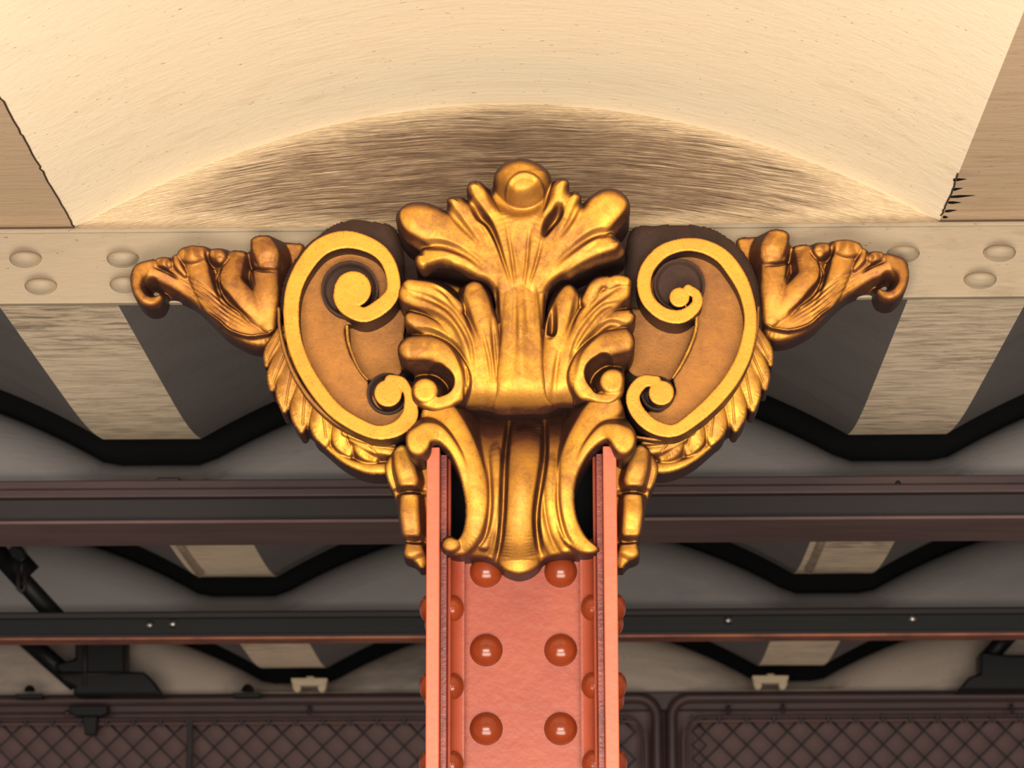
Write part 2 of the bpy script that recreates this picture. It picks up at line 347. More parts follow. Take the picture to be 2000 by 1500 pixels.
# ------------------------------------------------------------------ reliefs
def spline(pts, closed=True, k=6):
    P = np.array(pts, float); n = len(P); out = []
    rng = range(n) if closed else range(n-1)
    for i in rng:
        p0 = P[(i-1) % n] if (closed or i > 0) else P[0]*2-P[1]
        p1 = P[i]; p2 = P[(i+1) % n]
        p3 = P[(i+2) % n] if (closed or i+2 < n) else P[-1]*2-P[-2]
        for j in range(k):
            t = j/k
            out.append(.5*((2*p1)+(-p0+p2)*t+(2*p0-5*p1+4*p2-p3)*t*t+(-p0+3*p1-3*p2+p3)*t**3))
    if not closed: out.append(P[-1])
    return np.array(out)
class Relief:
    def __init__(s, x0, y0, x1, y1, step=2.0, base=0.0):
        s.st = step; s.xs = np.arange(x0, x1+step, step); s.ys = np.arange(y0, y1+step, step)
        s.X, s.Y = np.meshgrid(s.xs, s.ys); s.F = np.full(s.X.shape, -1e3); s.H = np.full(s.X.shape, float(base))
    def sdf(s, pts, sm=True):
        P = spline(pts, True, 5) if sm else np.array(pts, float)
        d = np.full(s.X.shape, 1e9); ins = np.zeros(s.X.shape, bool)
        for a, b in zip(P, np.roll(P, -1, 0)):
            e = b-a; L = e@e
            if L < 1e-9: continue
            wx = s.X-a[0]; wy = s.Y-a[1]; t = np.clip((wx*e[0]+wy*e[1])/L, 0, 1)
            d = np.minimum(d, (wx-e[0]*t)**2+(wy-e[1]*t)**2)
            if a[1] != b[1]:
                c = ((a[1] > s.Y) != (b[1] > s.Y)) & (s.X < e[0]*(s.Y-a[1])/(b[1]-a[1])+a[0]); ins ^= c
        return np.where(ins, 1, -1)*np.sqrt(d)
    def poly(s, pts, sm=True): s.F = np.maximum(s.F, s.sdf(pts, sm)); return s
    def cut(s, pts): s.F = np.minimum(s.F, -s.sdf(pts)); return s
    def field(s, pts, k=6):
        P = spline([p if len(p) == 4 else (p[0], p[1], p[2], 0) for p in pts], False, k)
        P[:,2] = np.maximum(P[:,2], 1.0)
        Q = np.full(s.X.shape, 9.0); W = np.ones(s.X.shape); Hh = np.zeros(s.X.shape)
        for a, b in zip(P[:-1], P[1:]):
            R = max(a[2], b[2])*1.6+6
            i0, i1 = np.searchsorted(s.xs, [min(a[0],b[0])-R, max(a[0],b[0])+R]); j0, j1 = np.searchsorted(s.ys, [min(a[1],b[1])-R, max(a[1],b[1])+R])
            if i0 >= i1 or j0 >= j1: continue
            X = s.X[j0:j1,i0:i1]; Y = s.Y[j0:j1,i0:i1]; e = b-a; L = max(e[0]**2+e[1]**2, 1e-6)
            t = np.clip(((X-a[0])*e[0]+(Y-a[1])*e[1])/L, 0, 1)
            d = np.hypot(X-a[0]-e[0]*t, Y-a[1]-e[1]*t); wd = a[2]+e[2]*t; q = d/wd
            m = q < Q[j0:j1,i0:i1]
            for A, v in ((Q, q), (W, wd), (Hh, a[3]+e[3]*t)): A[j0:j1,i0:i1] = np.where(m, v, A[j0:j1,i0:i1])
        return Q, W, Hh
    def sil(s, pts):                                   # stroke that only extends the silhouette
        Q, W, _ = s.field(pts); s.F = np.maximum(s.F, (1-Q)*W); return s
    def lobe(s, pts, drop=.6, sil=False, k=5.0, flat=0.0):      # rounded ridge, smooth-max onto the surface; drop as share of width
        Q, W, Hh = s.field(pts); q = np.clip((Q-flat)/(1-flat), 0, 1); v = Hh - drop*W*(1-np.sqrt(1-q*q*.999))
        v = np.where(Q < 1, v, Hh-drop*W-(Q-1)*W*3)
        h = np.clip(.5+.5*(v-s.H)/k, 0, 1); s.H = np.where(Q < 2.5, s.H*(1-h)+v*h+k*h*(1-h), s.H)
        if sil: s.F = np.maximum(s.F, (1-Q)*W)
        return s
    def add(s, pts, p=2.0):                            # additive soft ridge / groove (height may be negative)
        if len(pts) >= 3 and p != 1.0: pts = [tuple(pts[0][:3])+(pts[0][3]*.15,)] + list(pts[1:-1]) + [tuple(pts[-1][:3])+(pts[-1][3]*.15,)]
        Q, W, Hh = s.field(pts); s.H = s.H + Hh*np.clip(1-Q*Q, 0, 1)**p; return s
    def blur(s, n=1):
        for _ in range(n):
            H = np.pad(s.H, 1, mode='edge'); s.H = (H[:-2,1:-1]+H[2:,1:-1]+H[1:-1,:-2]+H[1:-1,2:]+4*H[1:-1,1:-1])/8
        return s
    def build(s, name, mat, parent, ref, back=0.0, edge=3.0, edrop=None, label=None, top=0.0):
        st = s.st; F = s.F; H = s.H.copy(); ed = edge if edrop is None else edrop
        if top:
            g0 = np.gradient(F, st)[0]; g0 = np.clip(g0, 0, 1)
            for _ in range(3): g0 = np.pad(g0, 1, mode='edge'); g0 = (g0[:-2,1:-1]+g0[2:,1:-1]+g0[1:-1,:-2]+g0[1:-1,2:]+g0[1:-1,1:-1])/5
            edge = edge*(1+top*g0); ed = ed*(1+top*g0)
        q = np.clip(1-F/edge, 0, 1); H = H - ed*(1-np.sqrt(1-np.minimum(q*q, .995)))
        H = np.maximum(H, back+1)
        gy, gx = np.gradient(F, st); g2 = np.maximum(gx*gx+gy*gy, .2)
        snap = np.abs(F) <= .75*st
        X = np.where(snap, s.X-F*gx/g2, s.X); Y = np.where(snap, s.Y-F*gy/g2, s.Y)
        inc = F > -.75*st
        q4 = inc[:-1,:-1]&inc[1:,:-1]&inc[:-1,1:]&inc[1:,1:]
        pos = F > 0; anyp = pos[:-1,:-1]|pos[1:,:-1]|pos[:-1,1:]|pos[1:,1:]; q4 &= anyp
        jj, ii = np.nonzero(q4); nx = F.shape[1]
        a = jj*nx+ii; quads = np.stack([a, a+nx, a+nx+1, a+1], 1)
        E = np.concatenate([quads[:, [0,1]], quads[:, [1,2]], quads[:, [2,3]], quads[:, [3,0]]])
        key = np.minimum(E[:,0], E[:,1]).astype(np.int64)*10**8+np.maximum(E[:,0], E[:,1])
        _, idx, cnt = np.unique(key, return_index=True, return_counts=True); B = E[idx[cnt == 1]]
        used = np.unique(quads); remap = -np.ones(F.size, np.int64); remap[used] = np.arange(len(used))
        rr = np.interp(Y.ravel()[used], ref[0], ref[1]) if isinstance(ref, tuple) else ref
        wx, wz = uv_plane(X.ravel()[used], Y.ravel()[used], -rr*SC)
        V = np.stack([wx, -H.ravel()[used]*SC, wz], 1); quads = remap[quads]; B = remap[B]
        bu = np.unique(B); r2 = -np.ones(len(V), np.int64); r2[bu] = np.arange(len(bu)); n = len(V); m = len(bu)
        Vf = V[bu].copy(); Vb = V[bu].copy(); Vb[:,1] = -back*SC; Vm = (Vf+Vb)/2
        V = np.concatenate([V, Vf, Vm, Vb]); b0 = n+r2[B[:,0]]; b1 = n+r2[B[:,1]]
        sk = np.concatenate([np.stack([b1, b0, b0+m, b1+m], 1), np.stack([b1+m, b0+m, b0+2*m, b1+2*m], 1)])
        FQ = np.concatenate([quads, sk]).astype(np.int32)
        base = np.array(wloc(parent)); c = (V.min(0)+V.max(0))/2
        me = bpy.data.meshes.new(name); me.vertices.add(len(V)); me.vertices.foreach_set('co', (V-c).astype(np.float32).ravel())
        me.loops.add(FQ.size); me.loops.foreach_set('vertex_index', FQ.ravel()); me.polygons.add(len(FQ))
        me.polygons.foreach_set('loop_start', np.arange(0, FQ.size, 4, dtype=np.int32)); me.polygons.foreach_set('loop_total', np.full(len(FQ), 4, np.int32))
        me.update(calc_edges=True); me.polygons.foreach_set('use_smooth', [True]*len(FQ)); me.materials.append(mat); me.validate()
        o = bpy.data.objects.new(name, me); COL.objects.link(o); o.parent = parent; o.location = Vector(c-base)
        if label: o['label'] = label
        return o
def T(ox, oy, sc, pts, mx=None, dx=0, dy=0):
    """crop coordinates -> photo pixels; widths scale, heights stay"""
    out = []
    for p in pts:
        x, y = p[0], p[1]
        if mx is not None: x = mx-x
        q = [ox+(x+dx)/sc, oy+(y+dy)/sc]
        if len(p) > 2: q.append(p[2]/sc)
        if len(p) > 3: q.append(p[3])
        out.append(tuple(q))
    return out

cap = empty('column_capital', (U(1020, 1120, -.1).x, -.1, U(1020, 1120, -.1).z),
            'gilded cast iron capital of scrolls and acanthus leaves on top of the salmon column', 'capital')
# dark core hidden behind the ornament
MB().box(U(775,500,-.04).x, U(1262,500,-.04).x, -.040, .06, zat(880,-.04), zat(450,-.04)).build('core_block', M_DARKBRZ, cap, False, .004)

MB().box(U(850,500,-.02).x, U(1190,500,-.02).x, -.030, -.018, zat(1064,-.02), zat(878,-.02)).build('hollow_shade', M_SHADE_DRIP, cap)  # black plate standing in for deep shade between flanges and collar
# --- scroll brackets
BR = {}
C3 = lambda p: T(500, 400, 2.776, p)
C4 = lambda p: T(1200, 400, 2.776, p)
bandL = [(455,440,30),(462,505,42),(500,560,42),(590,594,42),(690,540,44),(742,470,38),(742,385,37),(705,290,38),(625,222,42),(490,186,48),(358,224,49),(265,325,47),(205,455,44),(190,600,42),(210,750,42),(262,885,42),(338,1008,42),(430,1115,40),(545,1190,40),(655,1232,39),(757,1215,42),(828,1155,46),(838,1080,36),(822,1010,26),(785,960,30),(730,952,34)]
bandR = [(400,455,26),(446,490,27),(440,550,31),(360,604,38),(262,588,37),(182,515,36),(160,420,38),(187,330,38),(262,252,38),(370,215,36),(480,223,38),(580,273,40),(655,362,42),(710,470,37),(738,600,34),(728,720,37),(693,840,39),(628,955,40),(540,1060,40),(440,1150,38),(325,1222,35),(212,1200,40),(128,1125,40),(100,1035,38),(150,960,36),(225,952,28)]
def make_volute(Cx, band, eye1, eye2, plate, deep, body, right):
    x0, x1 = (505, 835) if not right else (1205, 1510)
    B = Relief(x0-40, 400, x1+50, 960, 3, 98); B.poly(Cx(body)); BR[right] = B.build('scroll_bracket', M_DARKBRZ, cap, 108, -10, 26, 30, 'dark bronze body of the scroll bracket')
    R = Relief(x0-10, 420, x1+15, 890, 1.5, 188)
    b = [p+(0,) for p in Cx(band)]; R.sil(b)
    for e in (eye1, eye2):
        q = Cx([e]); R.sil([q[0]+(0,), (q[0][0]+.5, q[0][1], q[0][2], 0)])
    # slight dish of the face
    br = BR[right]; R.build('scroll_band', M_BRIGHT, br, 188, 60, 4, 3, 'bright gold scroll band')
    P = Relief(x0-10, 420, x1+20, 900, 2, 138); P.poly(Cx(plate))
    P.H += 10*np.clip((P.Y-600)/250, 0, 1)
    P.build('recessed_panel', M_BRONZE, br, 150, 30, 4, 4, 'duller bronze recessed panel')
    for (wx_, wy_, wr) in ([(508,458,156),(712,1022,112)] if not right else [(352,432,140),(235,1020,92)]):
        Wd = Relief(x0-10, 420, x1+20, 900, 2, 158); q = Cx([(wx_,wy_,wr)]); Wd.F = q[0][2]-np.hypot(Wd.X-q[0][0], Wd.Y-q[0][1])
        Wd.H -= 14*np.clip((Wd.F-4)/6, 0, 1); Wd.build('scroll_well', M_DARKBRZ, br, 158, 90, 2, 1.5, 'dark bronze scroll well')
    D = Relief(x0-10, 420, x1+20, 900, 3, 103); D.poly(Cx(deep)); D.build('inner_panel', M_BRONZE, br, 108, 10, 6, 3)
make_volute(C3, bandL, (525,455,98), (715,1020,74),
    [(300,260),(490,160),(640,200),(740,330),(745,450),(700,560),(590,640),(485,650),(500,780),(550,870),(602,945),(620,1000),(700,1110),(800,1090),(840,1160),(740,1225),(640,1240),(520,1190),(400,1110),(290,980),(215,800),(185,600),(210,430)],
    [(480,600),(790,560),(800,700),(790,900),(700,930),(590,940),(500,800)],
    [(150,700),(120,560),(140,400),(200,280),(290,180),(400,95),(500,62),(640,70),(750,110),(800,300),(800,800),(830,1000),(830,1150),(760,1260),(620,1290),(480,1250),(340,1130),(220,960)], False)
make_volute(C4, bandR, (352,500,54), (254,1018,68),
    [(640,300),(480,200),(360,195),(230,260),(150,420),(200,560),(300,620),(430,620),(440,700),(400,800),(350,890),(318,930),(330,1020),(260,1110),(180,1120),(200,1200),(330,1225),(450,1160),(560,1060),(660,940),(720,780),(745,600),(715,430)],
    [(100,560),(440,600),(430,700),(370,840),(330,930),(250,950),(80,900),(80,700)],
    [(800,700),(806,560),(790,420),(740,290),(660,190),(540,110),(400,85),(230,90),(100,110),(60,300),(60,800),(60,1000),(60,1120),(130,1240),(300,1290),(450,1250),(600,1130),(720,960)], True)
# curved inner edge lines of the panels
for Cx, pts in ((C3, [(492,655,9,0),(500,740,9,0),(530,830,8,0),(565,900,7,0),(604,945,5,0)]), (C4, [(448,575,8,0),(440,680,9,0),(405,780,9,0),(360,870,9,0),(318,935,7,0)])):
    q = Cx(pts); R = Relief(min(p[0] for p in q)-15, min(p[1] for p in q)-15, max(p[0] for p in q)+15, max(p[1] for p in q)+15, 1.5, 158); R.sil(q); R.build('panel_edge', M_GOLD, BR[Cx is C4], 158, 90, 3, 3)

# --- scalloped leaf fringe under the scrolls
def fringe(right):
    Cx = (lambda p: T(1200, 400, 2.776, p, 944, -42, -5)) if right else C3
    x0, x1 = (1200, 1530) if right else (500, 790)
    R = Relief(x0, 590, x1, 945, 1.5, 84)
    tips = [((150,690),(52,875),34), ((165,800),(82,1003),40), ((200,880),(150,1120),44), ((270,1000),(243,1228),46), ((360,1100),(372,1300),46), ((470,1180),(500,1352),44), ((570,1240),(640,1385),42)]
    R.poly(Cx([(150,640),(100,720),(75,850),(110,960),(150,1060),(210,1150),(300,1230),(420,1320),(560,1400),(700,1440),(760,1300),(600,1200),(400,1100),(250,900),(180,720)]))
    for (a, b, wd) in tips:
        mid = ((a[0]+b[0])/2-14, (a[1]+b[1])/2+6)
        R.lobe(Cx([a+(wd*1.2,120), mid+(wd*1.35,114), (b[0],b[1]-14,wd*.42,100)]), .45, True, 2)
    R.lobe(Cx([(360,1285,14,92),(480,1375,22,96),(600,1420,30,98),(720,1420,34,98)]), .6, True, 3)
    R.lobe(Cx([(520,1270,20,118),(620,1320,24,118),(740,1340,26,116)]), .7, False, 3)
    R.lobe(Cx([(480,1240,16,122),(600,1285,18,124),(760,1300,18,124)]), .8, False, 3)
    for (a, b, wd) in tips: R.add(Cx([a+(6,-4), (b[0]+8,b[1]-40,5,-4)]))
    R.blur(1); R.build('leaf_fringe', M_GOLD, BR[right], 110, 0, 5, 6)
    E = Relief(x0-10, 560, x1+10, 925, 1.5, 150)     # thin bead between fringe and band
    E.sil(Cx([(122,560,9,0),(130,680,10,0),(165,820,12,0),(225,950,13,0),(310,1070,13,0),(420,1170,12,0),(540,1240,11,0),(650,1275,10,0),(780,1262,8,0)])).build('outer_bead', M_BRONZE, BR[right], 150, 40, 4, 5)
fringe(False); fringe(True)

# --- side wing leaves against the girder
def wing(right):
    Cx = (lambda p: T(1420, 440, 5.263, p, 1950, 0, -60)) if right else (lambda p: T(240, 440, 5.263, p))
    x0, x1 = (1425, 1785) if right else (245, 600)
    R = Relief(x0, 435, x1, 690, 1.5, 40)
    R.poly(Cx([(88,400),(250,352),(330,322),(430,305),(530,290),(600,225),(720,195),(900,195),(1050,205),(1180,235),(1300,230),(1312,150),(1420,110),(1700,105),(1840,140),(1800,330),(1700,560),(1650,700),(1610,860),(1590,1060),(1550,1200),(1460,1252),(1300,1236),(1150,1170),(1030,1092),(930,992),(820,880),(700,780),(600,730),(520,702),(440,705),(415,770),(375,832),(290,860),(200,832),(120,740),(80,600),(78,470)]))
    L = lambda pts, drop=.6, k=4: R.lobe(Cx(pts), drop, False, k)
    L([(1600,1050,130,70),(1400,1090,150,84),(1150,1000,140,88),(900,800,130,84),(650,600,110,82),(450,500,100,86),(280,450,110,88),(170,520,90,84)], .5)
    L([(1480,980,110,92),(1280,800,130,104),(1120,600,120,104),(1130,400,110,92),(1180,290,80,80)], .55)
    L([(1500,1000,100,92),(1480,750,130,102),(1470,500,130,98),(1480,300,130,90)], .5)
    L([(1420,170,110,104),(1480,300,130,112),(1500,390,110,104)], .6)
    L([(1000,960,90,92),(880,760,100,92),(800,560,110,94),(760,420,120,92)], .5)
    L([(640,300,80,98),(720,310,95,106),(800,290,80,98)], .7)
    L([(940,300,50,98),(1000,320,62,104),(1010,360,50,98)], .8)
    L([(380,370,45,92),(430,390,62,98),(470,400,45,92)], .8)
    L([(545,330,26,96),(570,420,36,98),(640,510,20,92)], .8)
    # hooked curl at the tip
    L([(240,400,100,92),(150,520,75,98),(130,640,62,102),(190,760,62,104),(290,800,52,102),(370,760,44,96)], .7)
    A = lambda pts: R.add(Cx(pts))
    A([(290,600,85,-26),(330,680,75,-30)])
    A([(1010,430,26,-22),(975,520,26,-26),(1000,640,26,-26),(1080,760,42,-30),(1200,880,24,-20),(1310,980,30,-22)])
    A([(1285,330,16,-12),(1320,480,16,-14),(1360,640,12,-8)])
    A([(1340,560,12,6),(1300,400,12,8),(1290,330,10,6)])
    A([(330,430,24,-16),(450,470,24,-18),(560,540,18,-10)])
    A([(1300,240,24,-22),(1310,400,24,-18),(1420,470,26,-16),(1560,480,22,-14)])
    A([(860,250,26,-14),(880,360,26,-14),(1000,420,22,-12),(1090,340,20,-12)])
    for d in (0, 60, 120, 180):
        A([(560+d*.3,600-d*.5,24,-2),(760+d*.4,730-d*.5,22,-3),(1000+d*.5,930-d*.5,22,-3),(1250+d*.4,1080-d*.5,20,-2)])
    for d in (): A([(1420+d,650,18,-1.5),(1400+d*.8,850,18,-2.5),(1400+d*.5,960,14,-1.5)])
    A([(1590,1075,26,16),(1450,1130,26,18),(1300,1150,26,18),(1120,1095,24,16),(980,985,20,14),(830,865,16,10)])
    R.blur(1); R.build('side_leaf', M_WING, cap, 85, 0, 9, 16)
wing(False); wing(True)

# --- lower acanthus leaves beside the stem
def sideleaf(right):
    if not right:
        R = Relief(770, 515, 1000, 812, 1.5, 150)
        R.poly([(985,780),(985,640),(966,600),(958,560),(945,541),(925,536),(905,542),(880,536),(840,527),(800,533),(780,545),(775,570),(782,592),(792,600),(788,612),(791,630),(803,642),(790,655),(777,672),(778,695),(792,712),(806,722),(804,750),(806,780),(830,799),(855,804),(880,798),(900,788),(940,789)])
        lob = [[(965,775,22,196),(955,700,26,202),(945,630,28,206),(930,585,26,208),(926,566,20,206)],
               [(940,775,22,192),(925,700,24,202),(895,635,24,208),(850,595,22,208),(800,572,22,206)],
               [(915,775,20,190),(905,715,20,196),(870,660,20,200),(830,632,18,204),(803,622,16,204)],
               [(890,600,16,206),(850,568,14,212),(800,556,12,210)]]
        D = [(801,680,24,216),(850,684,25,222),(882,710,23,222),(897,742,21,218),(885,774,20,212),(857,785,19,210),(832,778,20,210)]
        eye = [(830,764,25,214),(831,764,25,214)]; hol = [(852,735,24,-55),(866,748,22,-60),(856,764,12,-40)]
        gr = [[(803,575,5,-5),(850,590,6,-8),(885,615,6,-8),(915,665,5,-7),(925,720,4,-4)],[(795,603,5,-7),(840,612,6,-8),(880,640,6,-7),(905,690,5,-5)],
              [(805,645,6,-9),(845,650,7,-12),(885,675,7,-12),(908,720,7,-12),(912,760,6,-10)],[(905,580,5,-12),(915,620,6,-10),(930,660,5,-6)],[(845,560,4,-6),(870,575,4,-6),(895,605,4,-5)],
              [(960,620,4,-8),(965,680,4,-8),(970,740,3,-5)],[(940,640,4,-5),(955,700,4,-5),(960,750,3,-4)]]
        seam = [[(908,720,3,-4),(913,755,3,-4)],[(903,705,3,-3),(909,750,3,-3),(900,785,3,-3)]]
    else:
        R = Relief(1035, 515, 1250, 812, 1.5, 150)
        R.poly([(1045,780),(1045,640),(1066,610),(1070,580),(1082,550),(1100,534),(1115,538),(1130,562),(1150,545),(1180,530),(1225,528),(1234,545),(1232,575),(1236,600),(1242,612),(1238,628),(1230,636),(1238,655),(1240,675),(1232,698),(1220,708),(1220,745),(1215,772),(1195,790),(1170,790),(1145,784),(1100,785)])
        lob = [[(1060,775,20,196),(1078,700,24,202),(1092,630,26,206),(1106,590,24,208),(1112,572,18,206)],
               [(1088,775,20,192),(1108,700,24,202),(1140,635,24,208),(1180,590,24,208),(1218,562,20,206)],
               [(1105,775,18,190),(1120,710,20,196),(1155,660,20,200),(1195,626,18,204),(1226,618,15,204)],
               [(1150,585,14,206),(1165,555,13,212),(1185,548,10,210)],[(1190,555,10,210),(1205,548,12,214),(1224,550,9,210)]]
        D = [(1220,665,24,216),(1180,676,25,222),(1148,700,23,222),(1130,735,20,218),(1145,766,19,212),(1175,783,17,210),(1204,772,17,210),(1213,748,13,208)]
        eye = [(1196,746,25,214),(1197,746,25,214)]; hol = [(1180,712,20,-50),(1163,730,22,-60),(1170,756,14,-46)]
        gr = [[(1225,590,5,-6),(1180,600,6,-8),(1150,630,6,-8),(1125,670,5,-7),(1112,720,4,-4)],[(1210,560,4,-5),(1165,590,6,-8),(1135,625,5,-7)],
              [(1225,637,6,-10),(1190,632,7,-12),(1160,655,7,-12),(1130,690,7,-10),(1118,740,6,-9)],[(1128,570,5,-12),(1122,610,6,-10),(1108,660,5,-6)],
              [(1080,590,6,-20),(1078,640,8,-45),(1074,655,7,-50)],[(1092,680,4,-2),(1086,720,5,-5),(1080,765,4,-2)]]
        seam = []
    for l in lob: R.lobe(l, .6, False, 6)
    R.lobe(D, .55, False, 3, .15)
    R.add(hol, 1.0)
    R.lobe(eye, .3, False, 2, .6)
    for g in gr+seam: R.add([(p[0], p[1], p[2]*1.5, p[3]*.8) for p in g])
    bot = np.clip((R.Y-745)/45, 0, 1); m = (R.X > 905) if not right else (R.X < 1120)
    R.H = np.where(m, R.H-38*bot**2.2, R.H)
    R.blur(1); R.build('acanthus_leaf', M_GOLD, cap, 203, 60, 8, 12, top=1.2)
sideleaf(False); sideleaf(True)

# --- central palmette and stem
C1 = lambda p: T(740, 280, 3.846, p)
R = Relief(765, 300, 1240, 798, 1.5, 196)
left = C1([(870,1300),(868,1150),(840,1062),(790,1012),(700,990),(600,932),(480,902),(400,922),(340,966),(295,930),(268,880),(268,820),(300,780),(260,740),(190,690),(138,600),(118,510),(150,440),(230,408),(330,408),(430,428),(505,455),(508,405),(545,368),(615,368),(672,388),(655,330),(670,280),(700,255),(760,250),(810,275),(848,285)])
ball = C1([(870,200),(930,135),(1010,103),(1090,98),(1190,128),(1265,180),(1305,240)])
rt = C1([(1380,232),(1428,270),(1430,330),(1480,328),(1518,375),(1525,430),(1590,352),(1680,310),(1780,312),(1860,368),(1890,450),(1860,545),(1800,620),(1775,665),(1830,705),(1850,780),(1800,830),(1640,880),(1500,940),(1440,978),(1370,990),(1305,1035),(1268,1100),(1250,1200),(1250,1400)])
stem = [(1066,700),(1072,750),(1080,786),(1020,793),(958,788),(964,740),(966,680)]
R.poly(left+ball+rt+stem)
L = lambda pts, drop=.5, k=5, flat=0.0: R.lobe(C1(pts), drop*.8, False, k+9, max(flat, .22))
L([(1030,1300,140,204),(1040,1000,140,208),(1060,760,170,214),(1070,520,220,222),(1075,420,230,226)], .35)
L([(1010,980,80,208),(880,650,90,216),(770,430,85,226),(720,320,62,232)], .6)
L([(960,1000,80,206),(780,680,100,214),(650,520,95,222),(570,420,75,226)], .6)
L([(920,1020,80,204),(700,780,140,212),(480,640,150,220),(300,540,150,228)], .42)
L([(900,1010,60,202),(700,890,75,210),(500,830,75,216),(360,850,75,222),(320,890,55,224)], .6)
L([(1130,980,80,208),(1230,650,80,216),(1330,420,70,226),(1370,290,58,232)], .6)
L([(1160,1000,80,206),(1330,720,95,214),(1430,520,85,222),(1475,380,65,226)], .6)
L([(1190,1020,80,204),(1380,780,130,212),(1560,600,150,222),(1740,430,135,230)], .42)
L([(1210,1010,60,202),(1420,860,75,210),(1580,780,75,216),(1740,730,70,222)], .6)
R.lobe(C1([(1074,238,222,250),(1078,262,205,256),(1082,290,185,252)]), .7, False, 16)                      # curled tip
A = lambda pts: R.add([(p[0], p[1], p[2]*1.5, p[3]*.8) for p in C1(pts)])
A([(880,230,60,-16),(900,380,70,-20),(1000,460,70,-18),(1130,455,70,-18),(1240,380,60,-18),(1280,250,45,-14)])
A([(690,420,26,-22),(760,530,34,-34),(830,610,24,-26),(900,760,16,-10),(940,900,12,-6)])
A([(1360,440,24,-16),(1340,520,34,-42),(1280,600,34,-44),(1230,700,16,-10)])
A([(1270,330,18,-14),(1250,450,16,-10),(1200,560,14,-6)])
A([(520,470,26,-20),(620,600,26,-10),(760,760,16,-6)])
A([(1510,430,26,-20),(1450,560,24,-10),(1360,700,16,-6)])
A([(300,760,34,-16),(480,760,34,-14),(660,830,26,-10),(800,940,20,-6)])
A([(1780,670,34,-16),(1620,680,30,-14),(1450,790,26,-10),(1320,900,20,-6)])
A([(340,960,40,-10),(500,900,40,-10)])
for a, b in (((850,640),(1000,1080)),((960,620),(1030,1100)),((1130,640),(1080,1100)),((1230,700),(1120,1080))): A([a+(14,-6),((a[0]+b[0])/2+6,(a[1]+b[1])/2,14,-7),b+(10,-4)])
B = lambda pts, p=2.0: R.add(pts, p)
B([(1006,570,7,-6),(1004,650,8,-11),(996,730,8,-11),(990,785,8,-9)])
B([(1026,570,7,-6),(1036,650,8,-12),(1046,730,8,-13),(1062,785,8,-10)])
B([(975,600,4,-6),(976,680,5,-9),(975,750,4,-6)])
B([(1058,640,4,-6),(1062,700,5,-8),(1072,770,5,-7)])
B([(1016,570,10,4),(1018,680,17,12),(1022,780,26,12)])
R.lobe([(1018,470,16,196),(1018,560,30,203),(1018,660,40,208),(1020,780,60,206)], .2, False, 14)
B([(968,560,5,-8),(972,620,6,-9)]); B([(1066,570,5,-8),(1064,630,6,-9)])
bot = np.clip((R.Y-735)/55, 0, 1); R.H -= 46*bot**2.2
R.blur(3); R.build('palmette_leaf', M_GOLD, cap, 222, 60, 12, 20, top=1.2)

# --- lower collar
R = Relief(788, 780, 1250, 1135, 1.5, 0)
R.poly([(858,796),(838,806),(818,832),(799,852),(794,872),(800,892),(815,901),(832,898),(841,886),(845,873),(860,872),(882,894),(899,935),(908,985),(906,1025),(895,1050),(880,1044),(866,1050),(861,1066),(869,1081),(890,1087),(925,1086),(948,1089),(962,1096),(972,1103),(986,1118),(1004,1126),(1018,1127),(1036,1121),(1052,1107),(1062,1091),(1090,1083),(1125,1082),(1155,1083),(1170,1074),(1166,1064),(1145,1046),(1128,1012),(1122,965),(1130,925),(1152,888),(1180,868),(1192,874),(1202,892),(1218,899),(1236,886),(1243,864),(1234,843),(1216,815),(1204,796),(1190,788),(1020,790)])
CY = np.arange(780, 1136, 5.0); CH = np.interp(CY, [782,795,812,835,865,900,940,970,1020,1060,1090,1130], [36,46,84,136,176,196,204,204,196,176,150,112])
for _ in range(3): CH = np.convolve(np.pad(CH, 2, mode='edge'), np.ones(5)/5, 'valid')
prof_y = np.interp(R.Y, CY, CH)
R.H = prof_y.copy()
def PL(pts, drop, k=4, flat=0.0):                 # lobe heights given relative to the vertical profile
    q = [(x, y, w_, h+np.interp(y, CY, CH)) for x, y, w_, h in pts]
    R.lobe(q, drop, False, k, flat)
PL([(1028,812,34,-20),(1028,842,38,8),(1026,880,38,20),(1020,940,35,24),(1014,1010,32,24),(1012,1060,36,24),(1013,1098,42,24)], .62)
PL([(976,825,4,-6),(988,900,8,9),(984,980,9,9),(975,1040,9,8),(958,1085,10,6)], .9, 2)
PL([(1076,825,4,-6),(1060,900,8,9),(1052,980,9,9),(1062,1040,9,8),(1080,1080,10,6)], .9, 2)
PL([(950,822,4,-6),(966,880,12,6),(970,950,14,7),(962,1010,14,6),(945,1060,14,4)], .7, 3)
PL([(1092,832,4,-6),(1078,900,11,6),(1074,970,12,7),(1084,1030,12,6),(1105,1070,12,4)], .7, 3)
R.lobe([(845,812,26,196),(875,832,26,206),(905,875,26,214),(924,930,26,216),(931,985,26,212),(922,1035,26,200),(895,1068,22,178)], .5, False, 4)
R.lobe([(1192,808,26,206),(1160,832,26,208),(1128,875,26,214),(1110,930,26,216),(1104,985,26,212),(1116,1035,25,200),(1150,1070,20,178)], .5, False, 4)
R.lobe([(817,872,24,236),(838,858,18,232),(862,862,16,226),(888,890,14,222),(906,930,13,216),(914,980,12,206)], .35, False, 3, .45)
R.lobe([(1218,870,24,236),(1198,860,18,234),(1175,860,15,226),(1148,884,13,220),(1128,920,12,214)], .35, False, 3, .45)
R.lobe([(880,1064,17,190),(882,1064,17,190)], .5, False, 3)
